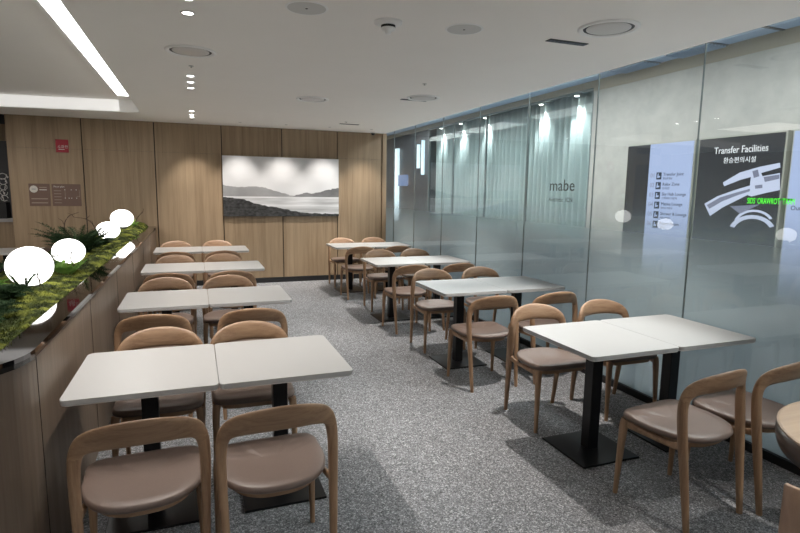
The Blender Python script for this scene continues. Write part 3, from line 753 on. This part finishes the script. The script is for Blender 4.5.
fern(-.98, 2.95, 40, .26, M['fern_dark'], 'dark fern at the near end of the planter, touching the left frame edge', .045, .8, up=.7)
fern(-1.0, 3.4, 36, .20, M['fern_dark'], 'dark fern just in front of the nearest globe lamp', .045, .8, up=.6)
fern(-.90, 4.50, 30, .14, M['fern_light'], 'small bright green fern between the first two globe lamps', .026, .3, up=1.0)
fern(-1.03, 5.75, 60, .42, M['fern_dark'], 'large dark feathery fern behind the second globe lamp', .05, .42, up=1.0)
fern(-1.0, 6.3, 50, .25, M['fern_dark'], 'dark feathery fern just before the third globe lamp', .045, .5, up=.8)
fern(-1.2, 4.6, 40, .30, M['fern_dark'], 'dark fern behind and left of the second globe lamp', .045, .7, up=.6)
fern(-.88, 8.75, 18, .22, M['fern_light'], 'green fern at the far end of the planter', .035, .5, up=.7)
fern(-1.0, 7.55, 12, .17, M['fern_light'], 'small green fern between the two farthest globe lamps', .03, .5, up=.7)
fern(-1.2, 3.8, 12, .2, M['fern_light'], 'pale fern sprigs left of the nearest globe lamp', .025, .4, up=1.0)
fern(-.98, 3.74, 5, .17, M['fern_dark'], 'slender green sprigs standing against the nearest globe lamp', .012, .2, up=1.4)
def twig(x, y, pts, label, subs=3):
    bm = bmesh.new(); z = moss_h(x, y)-.01
    tube(bm, catmull([list(p) for p in pts], 5), .006, .0015)
    for k in range(subs):
        p = Vector(pts[1+k % (len(pts)-1)]); q = p+Vector((random.uniform(-.06, .06), random.uniform(-.04, .04), random.uniform(.03, .09)))
        tube(bm, [p, p.lerp(q, .5)+Vector((.01, 0, .005)), q], .003, .001)
    o = obj('twig', bm, M['twig']); o.location = (x, y, z); tag(o, label, 'twig', 'twigs in the planter')
twig(-.90, 3.79, [(0, 0, .0), (.01, -.02, .06), (.0, -.025, .10), (.015, -.02, .15)], 'thin dark twig standing in front of the nearest globe lamp', 2)
twig(-.93, 4.95, [(0, 0, .0), (-.01, -.03, .07), (.005, -.04, .13), (.0, -.03, .2)], 'thin dark twig standing in front of the second globe lamp', 4)
twig(-1.1, 5.75, [(0, 0, .0), (-.02, 0, .15), (-.03, .0, .27), (.01, 0, .35), (.09, .0, .385)], 'curled reddish twig rising above the dark feathery fern', 2)
twig(-1.02, 6.9, [(0, 0, .05), (-.06, 0, .22), (-.13, .0, .28), (-.24, 0, .30)], 'thin twig leaning left of the third globe lamp', 3)
twig(-.85, 8.8, [(0, 0, .0), (.05, 0, .12), (.1, .0, .18), (.13, 0, .22)], 'thin twig at the far end of the planter', 3)

# ------------------------------------------------------------------ tables
W_, D_ = .635, .704
def make_table():
    t = empty('dining_table', '', 'table', (0, 0, 0), 0, 'white square-topped dining tables')
    w2, d2 = W_/2-.0015, D_/2
    bm = poly_prism(bmesh.new(), rrect(-w2, w2, -d2, d2, .028), .717, .740, bev=.003)
    top = obj('tabletop', bm, M['table'], t)
    bm = poly_prism(bmesh.new(), rrect(-w2+.004, w2-.004, -d2+.004, d2-.004, .026), .712, .7175); obj('underside', bm, M['table_edge'], t)
    obj('column', B(-.038, .038, -.038, .038, .012, .700, bev=.004), M['black_metal'], t)
    obj('top_bracket', B(-.16, .16, -.16, .16, .700, .712), M['black_metal'], t)
    obj('base_plate', B(-.21, .21, -.21, .21, 0, .012, bev=.003), M['black_metal'], t)
    return t
proto_t = make_table(); used_t = [False]
def place_table(x, y, label):
    o = proto_t if not used_t[0] else copy_tree(proto_t); used_t[0] = True
    o.location = (x, y, 0); o['label'] = label; return o

# ------------------------------------------------------------------ chairs
def seat_outline(k, grow=0.0, n=64):
    pts = []
    for i in range(n):
        a = 2*PI*i/n; c, s = math.cos(a), math.sin(a)
        if s >= 0: ex = 6.0; hx, hy = .230+grow, .212+grow
        else: ex = 2.6; hx, hy = .230+grow, .230+grow
        x = math.copysign(abs(c)**(2/ex), c)*hx; y = math.copysign(abs(s)**(2/ex), s)*hy
        x *= 1-.10*max(0, -y/.2)
        pts.append((x*k, y*k+.015))
    return pts
def make_chair():
    t = empty('dining_chair', '', 'chair', (0, 0, 0), 0, 'curved-back oak dining chairs')
    # seat cushion
    bm = bmesh.new(); rings = []
    for k, z in ((.93, .430), (.975, .434), (1.0, .443), (1.0, .450), (.985, .459), (.95, .463), (.75, .461), (.5, .457), (.25, .455)):
        rings.append([bm.verts.new((x, y, z+(.006 if y > .12 else 0)*(1 if z > .45 else 0))) for x, y in seat_outline(k)])
    for a, b_ in zip(rings, rings[1:]):
        for i in range(64): bm.faces.new((a[i], a[(i+1) % 64], b_[(i+1) % 64], b_[i]))
    bm.faces.new(rings[0][::-1]); bm.faces.new(rings[-1])
    obj('seat', bm, M['leather'], t, True)
    # frame under the seat, with ears reaching the rear posts
    bm = poly_prism(bmesh.new(), seat_outline(.82), .398, .4245, bev=.004)
    for s in (-1, 1):
        st = [[s*.205, .17, .405, .040, .020, s, 0, 0], [s*.208, .04, .404, .030, .020, s, 0, 0], [s*.213, -.08, .408, .028, .020, s, 0, 0], [s*.220, -.160, .425, .044, .022, s, 0, 0]]
        sweep(bm, catmull(st, 4))
    obj('seat_frame', bm, M['chair_x'], t, False)
    for s in (-1, 1):
        st = catmull([[s*.222, .205, .0, .023, .023, 0, -1, 0], [s*.217, .198, .2, .031, .031, 0, -1, 0], [s*.212, .190, .38, .042, .040, 0, -1, 0], [s*.205, .182, .43, .046, .044, 0, -1, 0]], 5)
        obj('leg', sweep(bmesh.new(), st), M['chair_z'], t, True)
    half = [[.208, -.212, .0, .025, .028, 0, -1, .1], [.214, -.190, .2, .031, .037, 0, -1, .1], [.221, -.165, .42, .036, .046, 0, -1, .1], [.224, -.152, .55, .040, .046, .1, -1, .1],
            [.222, -.148, .62, .044, .042, .2, -1, 0], [.213, -.152, .668, .052, .037, .45, -1, -.1], [.192, -.165, .702, .070, .032, .55, -1, -.25],
            [.152, -.186, .724, .092, .028, .45, -1, -.32], [.082, -.208, .738, .110, .026, .22, -1, -.34], [0, -.216, .743, .116, .026, 0, -1, -.34]]
    full = catmull(half+[[-q[0], *q[1:5], -q[5], *q[6:]] for q in half[:-1]][::-1], 7)
    cut = 3*7; last = len(full)-1
    obj('leg', sweep(bmesh.new(), full, 16, hi=cut), M['chair_z'], t, True)
    obj('leg', sweep(bmesh.new(), full, 16, lo=last-cut), M['chair_z'], t, True)
    bm = sweep(bmesh.new(), full, 16, lo=cut, hi=last-cut)
    for f in bm.faces: f.material_index = 1 if f.calc_center_median().z < .655 else 0
    obj('backrest', bm, [M['chair_x'], M['chair_z']], t, True)
    return t
proto_c = make_chair(); used_c = [False]
def place_chair(x, y, rz, label):
    o = proto_c if not used_c[0] else copy_tree(proto_c); used_c[0] = True
    o.location = (x, y, 0); o.rotation_euler = (0, 0, rz); o['label'] = label; return o

RW = ['front', 'second', 'third', 'farthest']
LY = [2.505, 4.33, 6.17, 8.05]; LX = -.562
RY = [2.305, 4.20, 6.11, 8.12]; RX = [1.998, 2.0, 2.0, 2.0]
LCN = [(-.23, .275), (-.29, .36), (-.27, .33), (-.27, .33)]; LCF = [(-.22, .285), (-.28, .265), (-.26, .31), (-.30, .31)]
RCN = [(2.345, 2.84), (2.27, 2.87), (2.30, 2.90), (2.30, 2.88)]; RCF = [(2.345, 2.945), (2.34, 2.92), (2.40, 2.93), (2.36, 2.93)]
RNY = [2.005, 3.985, 5.87, 7.92]; RFY = [3.165, 5.085, 7.03, 8.98]
LNY = [2.255, 4.07, 5.93, 7.83]; LFY = [3.235, 5.20, 7.02, 8.93]
jit = random.Random(4)
for r in range(4):
    for k in range(2):
        place_table(LX+W_/2+k*W_, LY[r]+D_/2, 'white table %s in the %s row along the planter' % (('touching the planter side', 'on the aisle side')[k], RW[r]))
        place_table(RX[r]+W_/2+k*W_, RY[r]+D_/2, 'white table %s in the %s row along the glass wall' % (('on the aisle side', 'next to the glass')[k], RW[r]))
        a = jit.uniform(-.03, .03)
        place_chair(LCN[r][k], LNY[r]+(.035 if r+k == 0 else 0), a+(.07 if r == 0 else 0), 'oak chair on camera side of the %s planter-side row, %s' % (RW[r], ('nearer the planter', 'nearer the aisle')[k]))
        place_chair(LCF[r][k], LFY[r], PI+a, 'oak chair facing the camera in the %s planter-side row, %s' % (RW[r], ('nearer the planter', 'nearer the aisle')[k]))
        place_chair(RCN[r][k], RNY[r], -a+(.09 if r == 0 else 0), 'oak chair on camera side of the %s glass-side row, %s' % (RW[r], ('nearer the aisle', 'nearer the glass')[k]))
        place_chair(RCF[r][k], RFY[r], PI+a*.7, 'oak chair facing the camera in the %s glass-side row, %s' % (RW[r], ('nearer the aisle', 'nearer the glass')[k]))
for k in range(2):
    place_table(-1.80-k*.638, 8.45+D_/2, 'white table beyond the planter, %s' % ('just behind the moss', 'at the far left')[k])

# round table at the right edge
t = empty('round_table', 'round oak-topped table with dark edge at the right frame edge', 'table', (2.435, 1.03, 0))
obj('tabletop', lathe(bmesh.new(), [(0, .745), (.465, .745), (.472, .742), (.472, .735), (0, .735)], n=64), M['round_top'], t)
obj('edge_band', lathe(bmesh.new(), [(.40, .645), (.462, .650), (.474, .690), (.473, .735), (0, .7349)], n=64), M['wood_dark'], t, True)
obj('column', lathe(bmesh.new(), [(.04, .012), (.04, .645), (.3, .648)], n=24), M['black_metal'], t, True)
obj('base_plate', lathe(bmesh.new(), [(0, 0), (.24, 0), (.24, .010), (.04, .014)], n=40), M['black_metal'], t)

# shell chair at lower right corner
t = empty('shell_chair', 'pale wooden shell-back chair cut by the lower right corner', 'chair', (1.875, .90, 0), 0)
ca = math.atan2(.35, .75)                         # faces the round table
bm = bmesh.new(); cols = []
for i in range(13):
    u = (i/12-.5); y = u*.44; row = []
    for j in range(13):
        v = j/12
        if v < .62: q = v/.62; x = -.03-.16*math.sin(q*PI/2)+.03*q; z = .44+(.775-.44)*(1-q)
        else: q = (v-.62)/.38; x = .0
        # back rises from the seat rear
        s_ = v*.80
        if s_ < .36: z = .455; x = .20-s_
        else:
            k_ = (s_-.36)/.44; z = .455+.325*k_**1.1; x = -.16-.07*k_
        bow = 4*u*u*(.035 if s_ > .36 else .0)
        hw = y*(1 if s_ < .36 else 1-.05*(k_)); row.append(bm.verts.new((x+bow, hw, z)))
    cols.append(row)
for a, b_ in zip(cols, cols[1:]):
    for j in range(12): bm.faces.new((a[j], b_[j], b_[j+1], a[j+1]))
sh = obj('shell', bm, M['ply'], t, True, False); so = sh.modifiers.new('thick', 'SOLIDIFY'); so.thickness = .014; so.offset = 0
for sx in (-1, 1):
    for sy in (-1, 1):
        obj('leg', sweep(bmesh.new(), [[sx*.19-.01, sy*.20, 0, .022, .022, 0, 1, 0], [sx*.15, sy*.15, .448, .032, .032, 0, 1, 0]]), M['ply'], t, True)
t.rotation_euler = (0, 0, ca)

for o in bpy.data.objects:      # the fixture copies inherit nothing else
    if o.parent and 'category' in o: del o['category']
